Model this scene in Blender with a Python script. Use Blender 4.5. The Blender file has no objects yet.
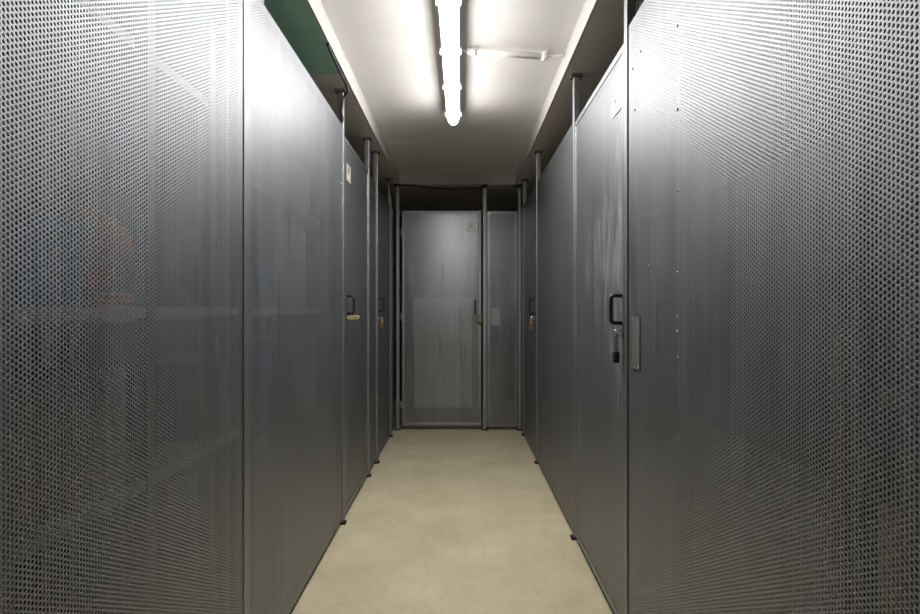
import bpy, math, random
from mathutils import Vector, Matrix

random.seed(7)
scn = bpy.context.scene
col = scn.collection

# ------------------------------------------------------------------ camera
F_PX = 560.0
CAM_Z = 1.065
cam_d = bpy.data.cameras.new('camera')
cam_d.sensor_width = 36.0
cam_d.lens = F_PX / 920.0 * 36.0
cam_d.shift_x = -1.0 / 920
cam_d.shift_y = 1.0 / 920
cam_d.clip_start = 0.02
cam = bpy.data.objects.new('camera', cam_d)
col.objects.link(cam)
cam.location = (0, 0, CAM_Z)
cam.rotation_euler = (math.pi / 2, 0, 0)
scn.camera = cam

# ------------------------------------------------------------------ world, exposure
w = bpy.data.worlds.new('world')
scn.world = w
w.use_nodes = True
w.node_tree.nodes['Background'].inputs[0].default_value = (0.5, 0.5, 0.5, 1)
w.node_tree.nodes['Background'].inputs[1].default_value = 0.02
LAMP_STRENGTH = 100.0
LAMP_COLOR = (1.0, 0.98, 0.945, 1)
scn.view_settings.view_transform = 'Standard'
scn.view_settings.look = 'None'
scn.view_settings.exposure = 0.0
scn.view_settings.gamma = 1.0
scn.view_settings.use_curve_mapping = False
try:
    scn.cycles.use_denoising = True
    scn.cycles.denoiser = 'OPENIMAGEDENOISE'
    scn.cycles.max_bounces = 10
    scn.cycles.diffuse_bounces = 6
    scn.cycles.glossy_bounces = 6
    scn.cycles.transparent_max_bounces = 16
    scn.cycles.sample_clamp_indirect = 3.0
except Exception:
    pass

# ------------------------------------------------------------------ dimensions
XL, XR, YB = -0.582, 0.519, 4.88        # corridor faces
Z_SOFFIT, Z_CEIL = 2.14, 2.23
RXL, RXR = -0.534, 0.473                # edges of the ceiling recess
Y_FRONT, Y_REAR = -2.6, 6.6
OXL, OXR = -2.3, 2.3                    # outer walls
LAMP_X = -0.044

# ------------------------------------------------------------------ materials
def mat(name):
    m = bpy.data.materials.new(name)
    m.use_nodes = True
    nt = m.node_tree
    return m, nt, nt.nodes['Principled BSDF'], nt.nodes['Material Output']

def N(nt, t, **kw):
    n = nt.nodes.new(t)
    for k, v in kw.items():
        setattr(n, k, v)
    return n

def math_node(nt, op, a, b=None, c=None):
    n = nt.nodes.new('ShaderNodeMath')
    n.operation = op
    for i, v in enumerate((a, b, c)):
        if v is None:
            continue
        if isinstance(v, (int, float)):
            n.inputs[i].default_value = v
        else:
            nt.links.new(v, n.inputs[i])
    return n.outputs[0]

def mapped_noise(nt, scale_vec, scale, detail=4, rough=0.6):
    tc = N(nt, 'ShaderNodeTexCoord')
    mp = N(nt, 'ShaderNodeMapping')
    mp.inputs['Scale'].default_value = scale_vec
    nt.links.new(tc.outputs['Object'], mp.inputs['Vector'])
    nz = N(nt, 'ShaderNodeTexNoise')
    nz.inputs['Scale'].default_value = scale
    nz.inputs['Detail'].default_value = detail
    nz.inputs['Roughness'].default_value = rough
    nt.links.new(mp.outputs[0], nz.inputs['Vector'])
    return nz.outputs['Fac']

def ramp(nt, fac, stops):
    r = N(nt, 'ShaderNodeValToRGB')
    e = r.color_ramp.elements
    while len(e) < len(stops):
        e.new(0.5)
    for i, (p, c) in enumerate(stops):
        e[i].position = p
        e[i].color = (c, c, c, 1) if isinstance(c, (int, float)) else (*c, 1)
    nt.links.new(fac, r.inputs[0])
    return r.outputs['Color']

def simple(name, color, rough=0.5, metal=0.0, var=0.12, scale=30, bump=0.0):
    m, nt, p, o = mat(name)
    f = mapped_noise(nt, (1, 1, 1), scale)
    c = ramp(nt, f, [(0.3, tuple(x * (1 - var) for x in color)), (0.7, tuple(min(1, x * (1 + var)) for x in color))])
    nt.links.new(c, p.inputs['Base Color'])
    p.inputs['Roughness'].default_value = rough
    p.inputs['Metallic'].default_value = metal
    if bump:
        b = N(nt, 'ShaderNodeBump')
        b.inputs['Strength'].default_value = bump
        b.inputs['Distance'].default_value = 0.002
        nt.links.new(f, b.inputs['Height'])
        nt.links.new(b.outputs[0], p.inputs['Normal'])
    return m

PITCH, HOLE_R = 0.008, 0.0025

def steel(name, perforated, bloom=False, tint=(0.322, 0.335, 0.356), rlo=0.43, rhi=0.56, aniso=0.4):
    m, nt, p, o = mat(name)
    streak = mapped_noise(nt, (38, 38, 1.3), 1.0, 5, 0.65)
    cloud = mapped_noise(nt, (5, 5, 2.2), 1.0, 4, 0.55)
    mix = math_node(nt, 'ADD', math_node(nt, 'MULTIPLY', streak, 0.6), math_node(nt, 'MULTIPLY', cloud, 0.4))
    c = ramp(nt, mix, [(0.32, tuple(x * 0.80 for x in tint)), (0.68, tuple(x * 1.12 for x in tint))])
    rr = ramp(nt, mix, [(0.32, rlo), (0.68, rhi)])
    metal = 0.89
    if bloom:
        # white zinc bloom rubbed onto the sheet around the handle side, in ragged vertical smears
        n2 = mapped_noise(nt, (22, 22, 4), 1.0, 6, 0.75)
        tc = N(nt, 'ShaderNodeTexCoord')
        sp = N(nt, 'ShaderNodeSeparateXYZ')
        nt.links.new(tc.outputs['Object'], sp.inputs[0])
        zd = math_node(nt, 'ABSOLUTE', math_node(nt, 'SUBTRACT', sp.outputs['Z'], 1.22))
        zf = math_node(nt, 'SUBTRACT', 1.0, math_node(nt, 'MULTIPLY', zd, 1.9))
        xf = math_node(nt, 'MULTIPLY', sp.outputs['X'], 0.35)
        s = math_node(nt, 'ADD', n2, math_node(nt, 'ADD', math_node(nt, 'MULTIPLY', zf, 0.2), xf))
        k = ramp(nt, s, [(0.78, 0.0), (1.0, 0.55)])
        mx = N(nt, 'ShaderNodeMixRGB')
        nt.links.new(k, mx.inputs[0]); nt.links.new(c, mx.inputs[1])
        mx.inputs[2].default_value = (0.62, 0.64, 0.66, 1)
        c = mx.outputs[0]
        inv = math_node(nt, 'MULTIPLY', math_node(nt, 'SUBTRACT', 1.0, k), metal)
        nt.links.new(inv, p.inputs['Metallic'])
    else:
        p.inputs['Metallic'].default_value = metal
    nt.links.new(c, p.inputs['Base Color'])
    nt.links.new(rr, p.inputs['Roughness'])
    # rolled sheet: highlights stretch vertically
    p.inputs['Anisotropic'].default_value = aniso
    tg = N(nt, 'ShaderNodeCombineXYZ')
    tg.inputs[2].default_value = 1.0
    nt.links.new(tg.outputs[0], p.inputs['Tangent'])
    if perforated:
        tc = N(nt, 'ShaderNodeTexCoord')
        sp = N(nt, 'ShaderNodeSeparateXYZ')
        nt.links.new(tc.outputs['Object'], sp.inputs[0])
        U, V = math.sqrt(3) * PITCH / 2, PITCH / 2
        a = math_node(nt, 'PINGPONG', sp.outputs['X'], U)
        b = math_node(nt, 'PINGPONG', sp.outputs['Z'], V)
        d1 = math_node(nt, 'ADD', math_node(nt, 'POWER', a, 2.0), math_node(nt, 'POWER', b, 2.0))
        a2 = math_node(nt, 'SUBTRACT', U, a)
        b2 = math_node(nt, 'SUBTRACT', V, b)
        d2 = math_node(nt, 'ADD', math_node(nt, 'POWER', a2, 2.0), math_node(nt, 'POWER', b2, 2.0))
        hole = math_node(nt, 'LESS_THAN', math_node(nt, 'MINIMUM', d1, d2), HOLE_R ** 2)
        # punched rim: the sheet rolls over slightly into each hole
        dist = math_node(nt, 'SQRT', math_node(nt, 'MINIMUM', d1, d2))
        rim = N(nt, 'ShaderNodeMapRange')
        rim.inputs['From Min'].default_value = HOLE_R
        rim.inputs['From Max'].default_value = HOLE_R + .0009
        nt.links.new(dist, rim.inputs['Value'])
        bp = N(nt, 'ShaderNodeBump')
        bp.inputs['Strength'].default_value = 0.15
        bp.inputs['Distance'].default_value = 0.0006
        nt.links.new(rim.outputs[0], bp.inputs['Height'])
        nt.links.new(bp.outputs[0], p.inputs['Normal'])
        tr = N(nt, 'ShaderNodeBsdfTransparent')
        ms = N(nt, 'ShaderNodeMixShader')
        nt.links.new(hole, ms.inputs[0])
        nt.links.new(p.outputs[0], ms.inputs[1])
        nt.links.new(tr.outputs[0], ms.inputs[2])
        nt.links.new(ms.outputs[0], o.inputs['Surface'])
    return m

M = {}
M['perf'] = steel('perforated_galvanised_steel', True)
M['perf_back'] = steel('perforated_steel_smoother', True, rlo=0.26, rhi=0.38, aniso=0.6)
M['perf_bloom'] = steel('perforated_steel_with_zinc_bloom', True, bloom=True)
M['perf_plate'] = steel('perforated_plate_steel', True, tint=(0.45, 0.46, 0.46), rlo=0.45, rhi=0.58)
M['galv'] = steel('galvanised_steel', False, tint=(0.30, 0.31, 0.325), rlo=0.42, rhi=0.54)
M['bright'] = steel('bright_steel', False, tint=(0.80, 0.80, 0.80), rlo=0.2, rhi=0.3)
M['black'] = simple('black_plastic', (0.008, 0.008, 0.009), 0.6)
M['rubber'] = simple('black_rubber', (0.02, 0.019, 0.018), 0.7)
M['brass'] = simple('brass', (0.62, 0.42, 0.13), 0.32, 1.0)
M['darkbrass'] = simple('aged_brass', (0.34, 0.22, 0.07), 0.42, 1.0)
M['gold'] = simple('yellow_brass_lacquer', (0.86, 0.72, 0.30), 0.3, 0.6)
M['sign'] = simple('white_sign_plastic', (0.94, 0.94, 0.92), 0.4, var=0.02)
M['paper'] = simple('aged_grey_paper', (0.27, 0.255, 0.23), 0.7, var=0.2)
M['ink'] = simple('black_ink', (0.02, 0.02, 0.022), 0.6)
M['pvc'] = simple('white_pvc', (0.80, 0.79, 0.76), 0.4, var=0.04)
M['housing'] = simple('lamp_housing_grey', (0.62, 0.62, 0.61), 0.45, var=0.03)
M['wood'] = simple('brown_wood', (0.52, 0.34, 0.18), 0.6, var=0.25, scale=12)
M['card'] = simple('brown_cardboard', (0.46, 0.33, 0.20), 0.8, var=0.1, scale=8)
M['card_pale'] = simple('pale_cardboard', (0.70, 0.62, 0.46), 0.8, var=0.08, scale=8)
M['tape'] = simple('packing_tape', (0.55, 0.40, 0.22), 0.3)
M['pale'] = simple('pale_laminate', (0.80, 0.79, 0.72), 0.5, var=0.04)
M['blue'] = simple('blue_plastic', (0.08, 0.36, 0.70), 0.45)
M['navy'] = simple('blue_nylon', (0.10, 0.34, 0.62), 0.45, bump=0.4)
M['orange'] = simple('orange_cloth', (0.90, 0.34, 0.06), 0.7)
M['green_box'] = simple('green_plastic', (0.35, 0.42, 0.22), 0.5)
M['shelf_paint'] = simple('grey_shelf_paint', (0.55, 0.55, 0.52), 0.5, var=0.05)

M['primer'] = simple('pale_zinc_primer', (0.62, 0.62, 0.59), 0.6, var=0.06)

def make_paint(name, c0, c1, rough, scale, bump, speck=0.0):
    m, nt, p, o = mat(name)
    big = mapped_noise(nt, (1, 1, 1), scale, 5, 0.6)
    c = ramp(nt, big, [(0.3, c0), (0.7, c1)])
    fine = mapped_noise(nt, (1, 1, 1), 90, 3, 0.6)
    if speck:
        s = ramp(nt, mapped_noise(nt, (1, 1, 1), 26, 6, 0.7), [(0.36, 1 - speck), (0.49, 1.0)])
        mx = N(nt, 'ShaderNodeMixRGB', blend_type='MULTIPLY')
        mx.inputs[0].default_value = 1.0
        nt.links.new(c, mx.inputs[1]); nt.links.new(s, mx.inputs[2])
        c = mx.outputs[0]
    nt.links.new(c, p.inputs['Base Color'])
    p.inputs['Roughness'].default_value = rough
    b = N(nt, 'ShaderNodeBump')
    b.inputs['Strength'].default_value = bump
    b.inputs['Distance'].default_value = 0.003
    nt.links.new(fine, b.inputs['Height'])
    nt.links.new(b.outputs[0], p.inputs['Normal'])
    return m

M['floor'] = make_paint('sealed_concrete_floor', (0.52, 0.45, 0.29), (0.66, 0.59, 0.415), 0.55, 3.2, 0.12, speck=0.10)
M['ceil'] = make_paint('white_ceiling_paint', (0.72, 0.70, 0.68), (0.78, 0.76, 0.74), 0.75, 2.0, 0.2)
M['soffit'] = make_paint('shade_darkened_soffit_paint', (0.56, 0.53, 0.47), (0.62, 0.585, 0.52), 0.8, 2.0, 0.2)  # the ceiling's off-white, made darker to carry the soffit's shade
M['soffit_green'] = make_paint('soffit_with_green_bounce', (0.27, 0.52, 0.42), (0.34, 0.58, 0.48), 0.7, 1.2, 0.2)  # green light bounced from below is put into this soffit colour
M['trim'] = make_paint('grey_trim_paint', (0.40, 0.39, 0.375), (0.46, 0.45, 0.43), 0.8, 2.0, 0.2)
M['wall'] = make_paint('cellar_wall_paint', (0.05, 0.05, 0.048), (0.08, 0.078, 0.07), 0.85, 2.0, 0.2)

m, nt, p, o = mat('lamp_diffuser')
p.inputs['Base Color'].default_value = (0.9, 0.9, 0.9, 1)
p.inputs['Emission Color'].default_value = LAMP_COLOR
# the opal trough is brightest straight under the tube and dimmer up its sides
ge = N(nt, 'ShaderNodeNewGeometry')
sx = N(nt, 'ShaderNodeSeparateXYZ')
nt.links.new(ge.outputs['Normal'], sx.inputs[0])
dn = math_node(nt, 'MAXIMUM', math_node(nt, 'MULTIPLY', sx.outputs['Z'], -1.0), 0.0)
nt.links.new(math_node(nt, 'MULTIPLY', math_node(nt, 'ADD', math_node(nt, 'MULTIPLY', dn, 0.62), 0.38), LAMP_STRENGTH), p.inputs['Emission Strength'])
M['diffuser'] = m

# ------------------------------------------------------------------ mesh helpers
class MB:
    def __init__(self):
        self.v, self.f, self.smooth = [], [], []
    def box(self, x0, x1, y0, y1, z0, z1):
        i = len(self.v)
        self.v += [(x0, y0, z0), (x1, y0, z0), (x1, y1, z0), (x0, y1, z0), (x0, y0, z1), (x1, y0, z1), (x1, y1, z1), (x0, y1, z1)]
        for q in ((0, 3, 2, 1), (4, 5, 6, 7), (0, 1, 5, 4), (1, 2, 6, 5), (2, 3, 7, 6), (3, 0, 4, 7)):
            self.f.append(tuple(i + k for k in q)); self.smooth.append(False)
        return self
    def loft(self, rings, cap=True, smooth=True):
        i = len(self.v); n = len(rings[0])
        for r in rings:
            self.v += [tuple(q) for q in r]
        for k in range(len(rings) - 1):
            for j in range(n):
                a = i + k * n + j; b = i + k * n + (j + 1) % n
                self.f.append((a, b, b + n, a + n)); self.smooth.append(smooth)
        if cap:
            self.f.append(tuple(i + j for j in reversed(range(n)))); self.smooth.append(False)
            e = i + (len(rings) - 1) * n
            self.f.append(tuple(e + j for j in range(n))); self.smooth.append(False)
        return self
    def tube(self, path, r, n=10):
        pts = [Vector(q) for q in path]
        rings = []
        up = None
        for k, q in enumerate(pts):
            t = (pts[min(k + 1, len(pts) - 1)] - pts[max(k - 1, 0)]).normalized()
            if up is None:
                a = Vector((0, 0, 1)) if abs(t.z) < 0.9 else Vector((1, 0, 0))
                up = (a - t * a.dot(t)).normalized()
            else:
                up = (up - t * up.dot(t)).normalized()
            s = t.cross(up)
            rings.append([q + r * (math.cos(2 * math.pi * j / n) * up + math.sin(2 * math.pi * j / n) * s) for j in range(n)])
        return self.loft(rings)
    def prism_x(self, prof, x0, x1):            # prof: (y, z) ring swept along x
        return self.loft([[(x0, y, z) for y, z in prof], [(x1, y, z) for y, z in prof]], smooth=False)
    def prism_y(self, prof, y0, y1, smooth=False):
        return self.loft([[(x, y0, z) for x, z in prof], [(x, y1, z) for x, z in prof]], smooth=smooth)
    def mesh(self, name, material):
        me = bpy.data.meshes.new(name)
        me.from_pydata(self.v, [], self.f)
        me.polygons.foreach_set('use_smooth', self.smooth)
        me.materials.append(material)
        import bmesh
        b = bmesh.new(); b.from_mesh(me)
        bmesh.ops.recalc_face_normals(b, faces=b.faces)
        b.to_mesh(me); b.free()
        me.update()
        return me
    def build(self, name, material, parent=None, bevel=0.0, loc=None):
        o = bpy.data.objects.new(name, self.mesh(name, material))
        col.objects.link(o)
        if parent is not None:
            o.parent = parent
        if loc is not None:
            o.location = loc
        if bevel:
            b = o.modifiers.new('bevel', 'BEVEL')
            b.width = bevel; b.segments = 2; b.limit_method = 'ANGLE'
        return o

def fillet(pts, r, n=5):
    pts = [Vector(q) for q in pts]
    out = [pts[0]]
    for k in range(1, len(pts) - 1):
        a, b, c = pts[k - 1], pts[k], pts[k + 1]
        d1 = (a - b).normalized(); d2 = (c - b).normalized()
        p0 = b + d1 * r; p2 = b + d2 * r
        for i in range(n + 1):
            t = i / n
            out.append((1 - t) ** 2 * p0 + 2 * t * (1 - t) * b + t * t * p2)
    out.append(pts[-1])
    return out

def tag(o, label=None, cat=None, group=None, kind=None):
    if label: o['label'] = label
    if cat: o['category'] = cat
    if group: o['group'] = group
    if kind: o['kind'] = kind
    return o

def thing(name, label, cat, loc=(0, 0, 0), rz=0.0, group=None):
    o = bpy.data.objects.new(name, None)
    o.empty_display_size = 0.05
    col.objects.link(o)
    o.location = loc
    o.rotation_euler = (0, 0, rz)
    return tag(o, label, cat, group)

def place_mesh(name, me, parent, loc, rot=(0, 0, 0)):
    o = bpy.data.objects.new(name, me)
    col.objects.link(o)
    o.parent = parent
    o.location = loc
    o.rotation_euler = rot
    return o

# ------------------------------------------------------------------ the room
def struct(name, mb, material, parent=None, label=None):
    o = mb.build(name, material, parent)
    if parent is None:
        o['kind'] = 'structure'
        if label: o['label'] = label
    return o

struct('floor', MB().box(OXL - .1, OXR + .1, Y_FRONT - .1, Y_REAR + .1, -0.12, 0), M['floor'], label='smooth beige sealed concrete floor of the cellar corridor')
ceil = struct('ceiling', MB().box(RXL, RXR, Y_FRONT, YB, Z_CEIL, Z_CEIL + .1), M['ceil'], label='white painted ceiling strip recessed between two lower soffits')
for y in (1.02, 2.57, 3.95):                                       # formwork joints, a raised hairline of paint
    MB().box(RXL, RXR, y, y + .004, Z_CEIL - .0012, Z_CEIL).build('joint_line', M['ceil'], ceil)
# soffit slabs either side; their inner faces are the sides of the recess
def soffit(name, x0, x1, y0, y1, m, label):
    return struct(name, MB().box(x0, x1, y0, y1, Z_SOFFIT, Z_CEIL + .1), m, label=label)
soffit('ceiling_soffit_left', OXL, RXL - .012, 2.572, Y_REAR, M['soffit'], 'off-white lower ceiling soffit darkened for shade above the left cages, far bay')
soffit('ceiling_soffit_left_green', OXL, RXL - .012, Y_FRONT, 2.568, M['soffit_green'], 'lower ceiling soffit above the near left cages, green bounce light in its colour')
soffit('ceiling_soffit_right', RXR + .012, OXR, Y_FRONT, Y_REAR, M['soffit'], 'off-white lower ceiling soffit darkened for shade above the right cages')
soffit('ceiling_soffit_back', RXL - .012, RXR + .012, YB + .012, Y_REAR, M['soffit'], 'off-white lower ceiling soffit darkened for shade above the back cage')
struct('trim_1', MB().box(RXL - .012, RXL, Y_FRONT, YB, Z_SOFFIT, Z_CEIL + .1), M['trim'], label='white painted left edge of the ceiling recess')
struct('trim_2', MB().box(RXR, RXR + .012, Y_FRONT, YB, Z_SOFFIT, Z_CEIL + .1), M['trim'], label='white painted right edge of the ceiling recess')
struct('trim_3', MB().box(RXL - .012, RXR + .012, YB, YB + .012, Z_SOFFIT, Z_CEIL + .1), M['trim'], label='white painted far end of the ceiling recess')
struct('wall_left', MB().box(OXL - .1, OXL, Y_FRONT, Y_REAR, 0, Z_SOFFIT), M['wall'])
struct('wall_right', MB().box(OXR, OXR + .1, Y_FRONT, Y_REAR, 0, Z_SOFFIT), M['wall'])
struct('wall_back', MB().box(OXL, OXR, Y_REAR, Y_REAR + .1, 0, Z_SOFFIT), M['wall'])
struct('wall_front', MB().box(OXL, OXR, Y_FRONT - .1, Y_FRONT, 0, Z_CEIL + .1), M['wall'])

# ------------------------------------------------------------------ cage panels and doors
Z_BOT = 0.030
SHEET_T = 0.0010

def rivet_mesh():
    rings = []
    for k, (r, d) in enumerate(((.004, 0.0), (.0034, .0012), (.0015, .002))):
        rings.append([(r * math.cos(2 * math.pi * j / 8), -d, r * math.sin(2 * math.pi * j / 8)) for j in range(8)])
    return MB().loft(rings).mesh('rivet', M['bright'])
RIVET = rivet_mesh()
RIVET_DARK = RIVET.copy(); RIVET_DARK.materials.clear(); RIVET_DARK.materials.append(M['black'])

# local frame of every panel: x along the wall, -y towards the corridor, z up
def wall_root(name, label, cat, wall, s0, s1, group=None):
    if wall == 'L':
        return thing(name, label, cat, (XL, s0, 0), math.pi / 2, group)
    if wall == 'R':
        return thing(name, label, cat, (XR, s1, 0), -math.pi / 2, group)
    return thing(name, label, cat, (s0, YB, 0), 0, group)

def loc_x(wall, s0, s1, s):
    return (s1 - s) if wall == 'R' else (s - s0)

def fixed_panel(wall, s0, s1, ztop, label, uprights=(), rails=(), rivets=(), seams=(), material='perf', name='perforated_panel', group=None, plates=(), dark_rivets=()):
    t = wall_root(name, label, 'panel', wall, s0, s1, group)
    W = s1 - s0
    cuts = sorted([0.0] + [loc_x(wall, s0, s1, s) for s in seams] + [W])
    for a, b in zip(cuts[:-1], cuts[1:]):
        g = 0.0012
        MB().box(a + (g if a > 0 else 0), b - (g if b < W else 0), 0, SHEET_T, Z_BOT, ztop).build('sheet', M[material], t)
    y0, y1 = SHEET_T + .0005, .024
    MB().box(0, W, y0, y1, Z_BOT, Z_BOT + .022).build('bottom_rail', M['galv'], t)
    MB().box(0, W, y0, y1, ztop - .022, ztop).build('top_rail', M['galv'], t)
    for x in (0, W - .025):
        MB().box(x, x + .025, y0, y1, Z_BOT + .022, ztop - .022).build('side_stile', M['galv'], t)
    for s, wd in uprights:
        x = loc_x(wall, s0, s1, s)
        MB().box(x - wd / 2, x + wd / 2, y0, y1, Z_BOT + .022, ztop - .022).build('upright', M['primer'], t)
    for z, h in rails:
        MB().box(.025, W - .025, y0 + .001, y1 + .002, z - h, z).build('rail', M['primer'], t)
    for s, z in rivets:
        place_mesh('rivet', RIVET, t, (loc_x(wall, s0, s1, s), 0, z))
    for s, z in dark_rivets:
        place_mesh('rivet', RIVET_DARK, t, (loc_x(wall, s0, s1, s), 0, z))
    for s, z, wd, h in plates:
        x = loc_x(wall, s0, s1, s)
        pl = MB().box(x - wd / 2, x + wd / 2, -.004, -.0012, z - h / 2, z + h / 2).build('strike_plate', M['perf_plate'], t)
        pl['label'] = 'paler perforated strike plate'
        for a, b in ((-1, 1), (1, -1)):
            place_mesh('rivet', RIVET, pl, (x + a * (wd / 2 - .008), -.004, z + b * (h / 2 - .008)))
    return t

def text_mesh(txt, size):
    cu = bpy.data.curves.new('sign_text', 'FONT')
    cu.body = txt
    cu.size = size
    cu.align_x = 'CENTER'
    cu.align_y = 'CENTER'
    cu.extrude = 0.0004
    o = bpy.data.objects.new('tmp_text', cu)
    col.objects.link(o)
    dg = bpy.context.evaluated_depsgraph_get()
    me = bpy.data.meshes.new_from_object(o.evaluated_get(dg))
    bpy.data.objects.remove(o)
    me.materials.clear(); me.materials.append(M['ink'])
    return me

def handle(parent, x, z0, z1, out=0.036):
    """black bow handle standing off the leaf, grip vertical"""
    path = fillet([(x, -.001, z1 - .004), (x, -out, z1 - .004), (x, -out, z0 + .004), (x, -.001, z0 + .004)], .012, 4)
    h = MB().tube(path, .0062, 10)
    o = h.build('handle', M['black'], parent)
    o['label'] = 'black bow handle'
    return o

FR = 0.024   # door frame section
def door(wall, s0, s1, ztop, label, hinge, handle_s=None, handle_z=(1.03, 1.127), sign=None, sign_m='sign', hasp=None, material='perf', zbot=None, hinge_z=()):
    zb = Z_BOT if zbot is None else zbot
    t = wall_root('cage_door', label, 'door', wall, s0, s1)
    W = s1 - s0
    leaf = MB().box(FR - .004, W - FR + .004, .003, .003 + SHEET_T, zb + FR - .004, ztop - FR + .004).build('sheet', M[material], t)
    f = []
    MB().box(0, W, 0, FR, ztop - FR, ztop).build('frame_rail', M['galv'], t, bevel=.0025)
    MB().box(0, W, 0, FR, zb, zb + FR).build('frame_rail', M['galv'], t, bevel=.0025)
    MB().box(0, FR, 0, FR, zb + FR, ztop - FR).build('frame_stile', M['galv'], t, bevel=.0025)
    MB().box(W - FR, W, 0, FR, zb + FR, ztop - FR).build('frame_stile', M['galv'], t, bevel=.0025)
    hx = loc_x(wall, s0, s1, hinge)
    for z in hinge_z:
        hg = MB()
        xx = -.0085 if hx < W / 2 else W + .0085
        hg.tube([(xx, -.006, z - .035), (xx, -.006, z + .035)], .006, 10)
        a, b = (xx, .012) if hx < W / 2 else (W - .012, xx)
        hg.box(a, b, -.0025, -.0005, z - .03, z + .03)
        hg.build('hinge', M['galv'], t)
    if handle_s is not None:
        handle(t, loc_x(wall, s0, s1, handle_s), *handle_z)
    if sign:
        s, z, wd, h, txt, ts = sign
        x = loc_x(wall, s0, s1, s)
        sg = MB().box(x - wd / 2, x + wd / 2, -.001, .002, z - h / 2, z + h / 2).build('number_sign', M[sign_m], t)
        sg['label'] = 'white number plate reading ' + txt
        place_mesh('number', text_mesh(txt, ts), sg, (x - .004, -.0012, z + h * .14), (math.pi / 2, 0, 0))
        dot = MB().loft([[(.0045 * math.cos(2 * math.pi * j / 10), d, .0045 * math.sin(2 * math.pi * j / 10)) for j in range(10)] for d in (0, -.001)])
        dot.build('dot', M['ink'], sg, loc=(x + wd * .33, -.001, z - h * .3))
        MB().box(x - wd * .38, x + wd * .12, -.0014, -.001, z - h * .26, z - h * .22).build('text_line', M['housing'], sg)
    if hasp:
        s, z = hasp
        x = loc_x(wall, s0, s1, s)
        hp = MB().box(x - .014, x + .014, -.004, -.001, z - .014, z + .014)
        hp.tube(fillet([(x, -.003, z + .009), (x, -.024, z + .009), (x, -.024, z - .009), (x, -.003, z - .009)], .006, 3), .003, 8)
        o = hp.build('hasp', M['bright'], t)
        o['label'] = 'bright steel hasp and staple'
    return t

def padlock(wall, s, z, label, body_m, shackle=0.03, w_=.032, h_=.032, d_=.016, out=.024, group=None, shackle_m='bright'):
    """hangs from a hasp staple: z is the staple height, s the position along the wall"""
    base = {'L': (XL, s, z), 'R': (XR, s, z), 'B': (s, YB, z)}[wall]
    rz = {'L': math.pi / 2, 'R': -math.pi / 2, 'B': 0}[wall]
    t = thing('padlock', label, 'padlock', base, rz, group)
    yb = -out
    top = -shackle + .004
    bd = MB().box(yb - d_ / 2 - .004, yb + d_ / 2 - .004, -w_ / 2, w_ / 2, top - h_, top)
    # body is turned edge-on to the door, as it hangs in the staple
    b = bd
    b.v = [(y, x, zz) for (x, y, zz) in b.v]
    bo = b.build('body', body_m, t, bevel=.003)
    k = w_ / 2 - .006
    path = fillet([(-k, yb - .004, top - .004), (-k, yb - .004, .006), (k, yb - .004, .006), (k, yb - .004, top - .004)], .008, 5)
    MB().tube(path, .0032, 8).build('shackle', M[shackle_m], t)
    kh = MB().loft([[(.003 * math.cos(2 * math.pi * j / 8), yb - .004 + .003 * math.sin(2 * math.pi * j / 8), top - h_ - d) for j in range(8)] for d in (-.0005, .0006)])
    kh.build('keyhole', M['black'], bo)
    return t

# ---- left row
fixed_panel('L', 0.262, 1.493, 1.965, 'nearest left perforated steel panel with storage shelves glimpsed through it',
            uprights=((1.055, .027), (0.715, .034), (1.40, .012)), rails=((1.067, .020), (.75, .022)))
fixed_panel('L', 1.540, 2.742, 1.961, 'long perforated steel panel left, between the flat cover post and the numbered door',
            uprights=((1.80, .014), (2.42, .014)), rails=((1.067, .020),),
            rivets=((2.64, 1.62), (2.715, 1.665), (2.69, 1.67), (2.69, 1.315), (2.70, 1.53), (2.71, 1.155), (2.67, 1.06), (2.72, .925)))
door('L', 2.790, 3.518, 1.926, 'left perforated door with yellow brass lock below its black handle', 3.518, 2.855, (1.033, 1.13),
     sign=(2.90, 1.76, .10, .085, '39', .045), sign_m='paper')
fixed_panel('L', 3.571, 3.822, 1.915, 'narrow perforated filler panel between the two left doors')
door('L', 3.878, 4.615, 1.905, 'far left perforated door with pale frame edge next to the back corner', 4.615, 3.945, (1.04, 1.135), hasp=(3.94, .992))
fixed_panel('L', 4.675, 4.862, 1.905, 'narrow perforated filler panel in the back left corner')
# ---- right row
fixed_panel('R', 0.42, 1.732, 1.937, 'nearest right perforated steel panel with rivets and a strike plate by the door',
            uprights=((1.341, .022), (0.738, .020), (0.650, .024)),
            rivets=((1.341, 1.345), (1.341, 1.15), (1.341, 1.045), (1.341, 1.008), (1.341, .945), (1.341, .75), (1.66, 1.135), (1.55, 1.18)),
            dark_rivets=((1.341, 1.74), (1.341, 1.54), (1.69, 1.787), (1.615, 1.805), (1.67, 1.655)),
            plates=((1.655, .962, .072, .155),))
door('R', 1.788, 2.558, 1.912, 'right perforated door with whitish smears and a black padlock under its handle', 2.558, 1.803, (1.013, 1.109),
     sign=(1.862, 1.748, .118, .066, '43', .05), hasp=(1.804, .985), material='perf_bloom')
fixed_panel('R', 2.612, 3.818, 1.924, 'long right perforated panel with a rivetted seam, beyond the smeared door', seams=(3.177,),
            rivets=((3.165, 1.70), (3.19, 1.70), (3.165, .72), (3.19, 1.2), (3.80, 1.62), (3.795, 1.06), (3.79, .92)))
door('R', 3.872, 4.655, 1.92, 'far right perforated door with small brass padlock, next to the back corner', 4.655, 3.935, (1.025, 1.13), hasp=(3.93, .995))
fixed_panel('R', 4.715, 4.862, 1.92, 'narrow perforated filler panel in the back right corner')
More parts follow.
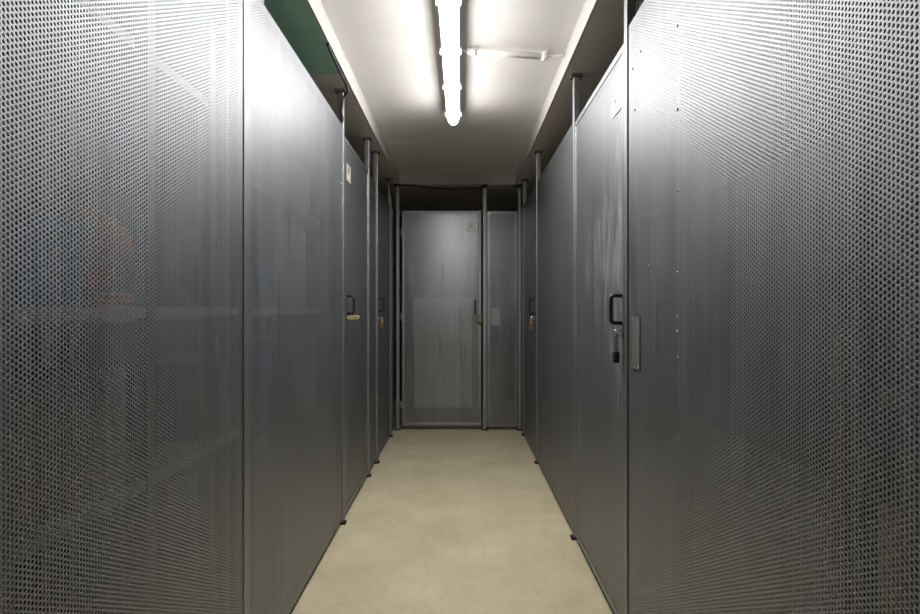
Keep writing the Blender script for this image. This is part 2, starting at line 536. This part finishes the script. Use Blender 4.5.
# ---- back row (s runs along x)
door('B', -0.514, 0.176, 1.913, 'back perforated door facing the camera with white sign reading 41', -0.516, 0.123, (1.018, 1.138),
     sign=(0.098, 1.766, .10, .074, '41', .04), hinge_z=(.22, .99, 1.72), hasp=(.160, 1.006), material='perf_back', zbot=.040)
fixed_panel('B', 0.229, 0.492, 1.908, 'narrow perforated panel right of the back door with pale plate', rivets=(), plates=((.303, .99, .068, .155),), material='perf_back')
# panels past the camera, carrying the corridor on
for i, (a, b) in enumerate(((-1.02, 0.215), (-2.55, -1.07))):
    fixed_panel('L', a, b, 1.965, ('left perforated panel beside the viewer' if i == 0 else 'left perforated panel behind the viewer'))
for i, (a, b) in enumerate(((-0.95, 0.372), (-2.55, -1.0))):
    fixed_panel('R', a, b, 1.937, ('right perforated panel beside the viewer' if i == 0 else 'right perforated panel behind the viewer'))

# tall closing strip above the near left panels
t = wall_root('closing_strip', 'perforated closing strip rising above the left panel to the ceiling', 'panel', 'L', 1.540, 1.655)
MB().box(0, .115, 0, SHEET_T, 1.963, Z_SOFFIT - .002).build('sheet', M['perf'], t)
MB().box(0, .012, SHEET_T, .02, 1.963, Z_SOFFIT - .002).build('side_stile', M['galv'], t)

# ------------------------------------------------------------------ support posts
def post(x, y, label, wx=.03, wy=.036, rz=0.0, cap=True, group='galvanised support posts'):
    t = thing('support_post', label, 'post', (x, y, 0), rz, group)
    prof = []
    # open C-channel profile with lips, opening away from the corridor
    MB().box(-wx / 2, wx / 2, -wy / 2, wy / 2, .012, Z_SOFFIT - .014).build('shaft', M['galv'], t, bevel=.003)
    MB().box(-wx / 2 - .010, wx / 2 + .010, -wy / 2 - .002, wy / 2 + .002, 0, .012).build('foot', M['rubber'], t)
    if cap:
        MB().box(-wx / 2 - .010, wx / 2 + .010, -wy / 2 - .006, wy / 2 + .006, Z_SOFFIT - .014, Z_SOFFIT).build('cap', M['rubber'], t)
    return t

PL = XL + .000
post(XL - .010, 1.516, 'flat cover post between the two nearest left panels', wx=.026, wy=.040)
post(XL - .011, 2.766, 'post left of the corridor with a cable loop at its head, before the numbered door', wx=.030, wy=.032)
post(XL - .012, 3.545, 'left post at the far edge of the brass-locked door', wx=.030, wy=.032)
post(XL - .004, 3.850, 'left post at the near edge of the far left door', wx=.030, wy=.036)
post(XL - .009, 4.645, 'left post at the far edge of the far left door', wx=.030, wy=.032)
post(XR + .012, 1.760, 'right post between the nearest right panel and the smeared door', wx=.030, wy=.032)
post(XR + .013, 2.585, 'right post at the far edge of the smeared door', wx=.030, wy=.032)
post(XR + .011, 3.845, 'right post at the near edge of the far right door', wx=.028, wy=.036)
post(XR + .014, 4.685, 'right post at the far edge of the far right door', wx=.030, wy=.032)
post(-0.551, YB + .006, 'back post at the hinge side of the back door', wx=.030, wy=.030)
post(0.207, YB + .006, 'back post between the back door and the narrow panel', wx=.034, wy=.030)
post(0.509, YB + .004, 'back post in the right corner', wx=.026, wy=.030)
post(XL - .005, 0.238, 'left post beside the viewer', wx=.026, wy=.036)
post(XR + .005, 0.396, 'right post beside the viewer', wx=.026, wy=.036)
post(XL - .005, -1.045, 'left post behind the viewer', wx=.026, wy=.036)
post(XR + .005, -0.975, 'right post behind the viewer', wx=.026, wy=.036)

# ------------------------------------------------------------------ locks
padlock('R', 1.804, .985, 'black padlock on a long shackle under the right door handle', M['black'], shackle=.064, w_=.028, h_=.036, out=.016, shackle_m='galv')
padlock('R', 3.93, .995, 'small brass padlock on the far right door', M['brass'], shackle=.032, w_=.034, h_=.055, d_=.02)
padlock('L', 3.94, .992, 'dark brass padlock on the far left door', M['darkbrass'], shackle=.026, w_=.034, h_=.042, d_=.02)
padlock('B', 0.164, 1.006, 'brass padlock at the edge of the back door', M['darkbrass'], shackle=.03, w_=.034, h_=.042, d_=.02, out=.026)
# yellow lever lock sticking out of the left door
t = thing('lever_lock', 'yellow brass lock sticking out of the left door below its handle', 'lock', (XL, 2.862, 1.017), math.pi / 2)
prof = []
pts = []
for k in range(9):
    a = -math.pi / 2 + math.pi * k / 8
    pts.append((-.050 - .013 * math.cos(a), .011 * math.sin(a)))
ring = [(-.0005, -.009), (-.010, -.008), (-.016, -.011)] + pts + [(-.016, .011), (-.010, .008), (-.0005, .009)]
MB().prism_x(ring, -.009, .009).build('body', M['gold'], t, bevel=.0015)
MB().loft([[(x, -.047 + .0028 * math.cos(2 * math.pi * j / 8), .0028 * math.sin(2 * math.pi * j / 8)) for j in range(8)] for x in (-.0096, .0096)]).build('rivet_pin', M['black'], t)

# ------------------------------------------------------------------ lamps
def batten(y0, y1, label):
    t = thing('batten_lamp', label, 'lamp', (LAMP_X, (y0 + y1) / 2, Z_CEIL), 0, 'ceiling batten lamps')
    L = (y1 - y0) / 2
    hw = .037
    prof = [(-hw, 0), (-hw, -.075), (hw, -.075), (hw, 0)]
    h = MB()
    h.loft([[(x * s, y, z) for x, z in prof] for s, y in ((.72, -L), (1, -L + .05), (1, L - .05), (.72, L))], smooth=False)
    h.build('housing', M['housing'], t)
    n = 8
    dp = []
    for k in range(n + 1):
        a = math.pi * k / n
        dp.append((-.032 * math.cos(a), -.0755 - .038 * math.sin(a) ** .8))
    rings = []
    for s, d, y in ((.55, .45, -L + .012), (.85, .9, -L + .03)) + tuple((1, 1, -L + .06 + (2 * L - .12) * k / 12) for k in range(13)) + ( (.85, .9, L - .03), (.55, .45, L - .012)):
        rings.append([(x * s, y, -.0755 + (z + .0755) * d) for x, z in dp])
    MB().loft(rings).build('diffuser', M['diffuser'], t)
    for y in (-L + .10, -L + .49, -L + .88, L - .50, L - .11):
        for sx in (-1, 1):
            c = MB().box(sx * (hw + .003) - .005, sx * (hw + .003) + .005, y - .009, y + .009, -.086, -.060)
            c.build('clip', M['pvc'], t)
    return t
batten(1.50, 3.26, 'lit white batten lamp on the ceiling ahead')

# ------------------------------------------------------------------ conduit on the ceiling
t = thing('conduit', 'white plastic conduit with two saddle clips crossing the ceiling beside the lamp', 'conduit', (0, 2.52, Z_CEIL))
MB().tube([(.028, -.03, -.022), (.395, .03, -.022)], .0135, 14).build('pipe', M['pvc'], t)
MB().tube([(.395, .03, -.022), (.42, .03, -.020), (.445, .028, -.016), (.4725, .026, -.020)], .0035, 8).build('cable_end', M['pvc'], t)
MB().tube([(.028, -.03, -.022), (-.004, -.03, -.020)], .0045, 8).build('cable_end', M['pvc'], t)
for x, yo in ((.058, -.025), (.378, .027)):
    c = MB()
    c.tube([(x - .012, yo, -.022), (x + .012, yo, -.022)], .0170, 14)
    c.box(x - .012, x + .012, yo - .009, yo + .009, -.012, -.0002)
    c.build('saddle_clip', M['pvc'], t)
    MB().tube([(x, yo + .022, -.012), (x, yo + .022, -.0005)], .005, 8).build('screw', M['galv'], t)

# ------------------------------------------------------------------ cables
def cable(path, r, label, name='cable', m='black'):
    pts = [Vector(q) for q in path]
    out = []
    for k in range(len(pts) - 1):
        p0 = pts[max(k - 1, 0)]; p1 = pts[k]; p2 = pts[k + 1]; p3 = pts[min(k + 2, len(pts) - 1)]
        for i in range(6):
            t_ = i / 6
            out.append(.5 * ((2 * p1) + (p2 - p0) * t_ + (2 * p0 - 5 * p1 + 4 * p2 - p3) * t_ ** 2 + (3 * p1 - p0 - 3 * p2 + p3) * t_ ** 3))
    out.append(pts[-1])
    return tag(MB().tube(out, r, 8).build(name, M[m]), label, 'cable')

yb = YB - .022
cable([(-.575, yb - .03, 2.128), (-.53, yb, 2.132), (-.42, yb, 2.128), (-.28, yb, 2.112), (-.13, yb, 2.100), (.03, yb, 2.104), (.15, yb, 2.108), (.205, yb, 2.118), (.22, yb, 2.134)],
      .0085, 'black cable sagging between the back posts under the ceiling')
cable([(.455, yb - .02, 2.134), (.462, yb - .02, 2.118), (.49, yb - .022, 2.112), (.52, yb - .05, 2.118)], .007, 'short black cable loop at the head of the back right post')
cable([(-.541, 2.27, 2.136), (-.543, 2.35, 2.131), (-.544, 2.45, 2.129), (-.545, 2.55, 2.128), (-.546, 2.66, 2.126), (-.548, 2.70, 2.108), (-.566, 2.735, 2.104), (-.578, 2.740, 2.085), (-.584, 2.738, 2.03), (-.580, 2.741, 1.99), (-.585, 2.741, 1.975)],
      .006, 'black cable running along the left soffit edge to a post head')
cable([(-.600, 4.60, 2.128), (-.585, 4.61, 2.10), (-.572, 4.610, 2.0), (-.562, 4.612, 1.955), (-.560, 4.60, 1.925)], .006, 'black cable hanging behind the far left posts')
cable([(.545, 1.735, 2.134), (.556, 1.732, 2.10), (.558, 1.732, 2.06), (.560, 1.734, 2.0), (.562, 1.734, 1.945)], .007, 'black cable down the head of the nearest right post')

# ------------------------------------------------------------------ contents of the cages
def rack(x0, x1, y0, y1, shelves, top, label, m='shelf_paint', pw=.03):
    t = thing('storage_rack', label, 'shelf', (x0, y0, 0))
    W, D = x1 - x0, y1 - y0
    for x in (0, W - pw):
        for y in (0, D - pw):
            MB().box(x, x + pw, y, y + pw, 0, top).build('post', M[m], t)
    for z in shelves:
        MB().box(pw * .2, W - pw * .2, pw, D - pw, z - .022, z).build('shelf', M[m], t)
    return t

def carton(x0, x1, y0, y1, z0, h, label, m='card', name='cardboard_box', group=None):
    t = thing(name, label, 'box', ((x0 + x1) / 2, (y0 + y1) / 2, z0), 0, group)
    a, b = (x1 - x0) / 2, (y1 - y0) / 2
    MB().box(-a, a, -b, b, 0, h - .004).build('body', M[m], t, bevel=.004)
    for s in (-1, 1):
        MB().box(-a, a, min(s * .002, s * b), max(s * .002, s * b), h - .004, h).build('flap', M[m], t)
    MB().box(-a - .0006, a + .0006, -.025, .025, h, h + .0008).build('tape', M['tape'], t)
    return t

def bin_box(x0, x1, y0, y1, z0, h, label, m):
    t = thing('storage_bin', label, 'bin', ((x0 + x1) / 2, (y0 + y1) / 2, z0))
    a, b = (x1 - x0) / 2, (y1 - y0) / 2
    k = .88
    MB().loft([[(sx * a * q, sy * b * q, z) for sx, sy in ((-1, -1), (1, -1), (1, 1), (-1, 1))] for q, z in ((k, 0), (.97, h - .03))], smooth=False).build('body', M[m], t, bevel=.006)
    MB().box(-a, a, -b, b, h - .03, h).build('lid', M[m], t, bevel=.006)
    return t

def bag(x, y, z, rx, ry, h, label, m):
    t = thing('duffel_bag', label, 'bag', (x, y, z))
    rings = []
    for k in range(11):
        a = -math.pi / 2 + math.pi * k / 10
        c = max(.08, math.cos(a) ** .5)
        rings.append([(rx * c * math.cos(2 * math.pi * j / 20), ry * math.sin(a) , h / 2 + h / 2 * c * math.sin(2 * math.pi * j / 20) * (1 + .05 * math.sin(5 * k + j))) for j in range(20)])
    MB().loft(rings).build('body', M[m], t)
    MB().tube(fillet([(0, -ry * .4, h * .94), (.02, -ry * .3, h * 1.18), (.02, ry * .3, h * 1.18), (0, ry * .4, h * .94)], .03, 4), .007, 8).build('strap', M['black'], t)
    return t

def cloth_pile(x, y, z, a, b, label, m, n=3):
    t = thing('folded_cloth', label, 'cloth', (x, y, z))
    for k in range(n):
        MB().box(-a * (1 - .04 * k), a * (1 - .03 * k), -b, b * (1 - .05 * k), k * .012, k * .012 + .0115).build('fold', M[m], t, bevel=.005)
    return t

# near left cage
rack(-1.10, -.640, 0.30, 1.46, (.12, .725, 1.060, 1.60), 1.80, 'grey storage rack behind the nearest left panel')
bin_box(-.95, -.66, .85, 1.01, 1.061, .16, 'blue storage bin behind the nearest left panel', 'blue')
cloth_pile(-.78, 1.13, 1.061, .11, .10, 'orange folded cloth behind the nearest left panel', 'orange')
bag(-.78, 1.13, 1.104, .10, .085, .17, 'orange bag on folded cloth behind the nearest left panel', 'orange')
bin_box(-1.0, -.68, .64, .82, 1.061, .20, 'olive green bin behind the nearest left panel', 'green_box')
carton(-1.05, -.66, .40, .78, .726, .26, 'brown cardboard box on the lower shelf of the nearest left cage')
carton(-1.05, -.67, .82, 1.12, .726, .22, 'wider brown cardboard box beside another on the lower shelf, left cage')
carton(-1.05, -.66, .45, 1.0, .121, .42, 'big cardboard box low in the nearest left cage', 'card')
# second left cage
rack(-1.15, -.660, 1.60, 2.78, (.12, .600, 1.060, 1.475), 1.80, 'grey storage rack behind the second left panel')
bag(-.80, 1.90, 1.067, .12, .20, .20, 'blue duffel bag behind the second left panel', 'navy')
carton(-1.05, -.69, 2.14, 2.50, 1.061, .34, 'pale cardboard box beside the blue bag', 'card_pale')
carton(-1.10, -.70, 2.36, 2.72, .601, .34, 'tall pale box low behind the second left panel', 'pale')
carton(-1.05, -.69, 1.70, 2.02, 1.476, .27, 'cardboard box on the top shelf, second left cage', 'card')
carton(-1.05, -.70, 2.12, 2.60, 1.476, .20, 'flat pale box on the top shelf, second left cage', 'card_pale')
bin_box(-1.05, -.70, 1.66, 2.10, .601, .30, 'blue bin low behind the second left panel', 'blue')
# near right cage
rack(.575, 1.0, .695, .868, (.12, .95), 1.072, 'low brown wooden stand behind the nearest right panel', 'wood', .028)
carton(1.15, 1.7, 1.0, 1.6, 0, .5, 'large cardboard box on the floor of the near right cage', 'card')
# back cage: pale board standing on a low plinth
t = thing('pale_cabinet', 'pale tall cabinet standing behind the back door', 'cabinet', (-.17, 5.42, 0))
MB().box(-.27, .27, -.18, .18, 0, .13).build('plinth', M['black'], t)
MB().box(-.27, .27, -.18, .18, .13, 1.16).build('body', M['pale'], t, bevel=.004)
MB().box(-.262, .262, -.199, -.181, .14, 1.15).build('door', M['pale'], t, bevel=.003)
MB().box(.20, .212, -.209, -.2, .6, .72).build('handle', M['galv'], t)
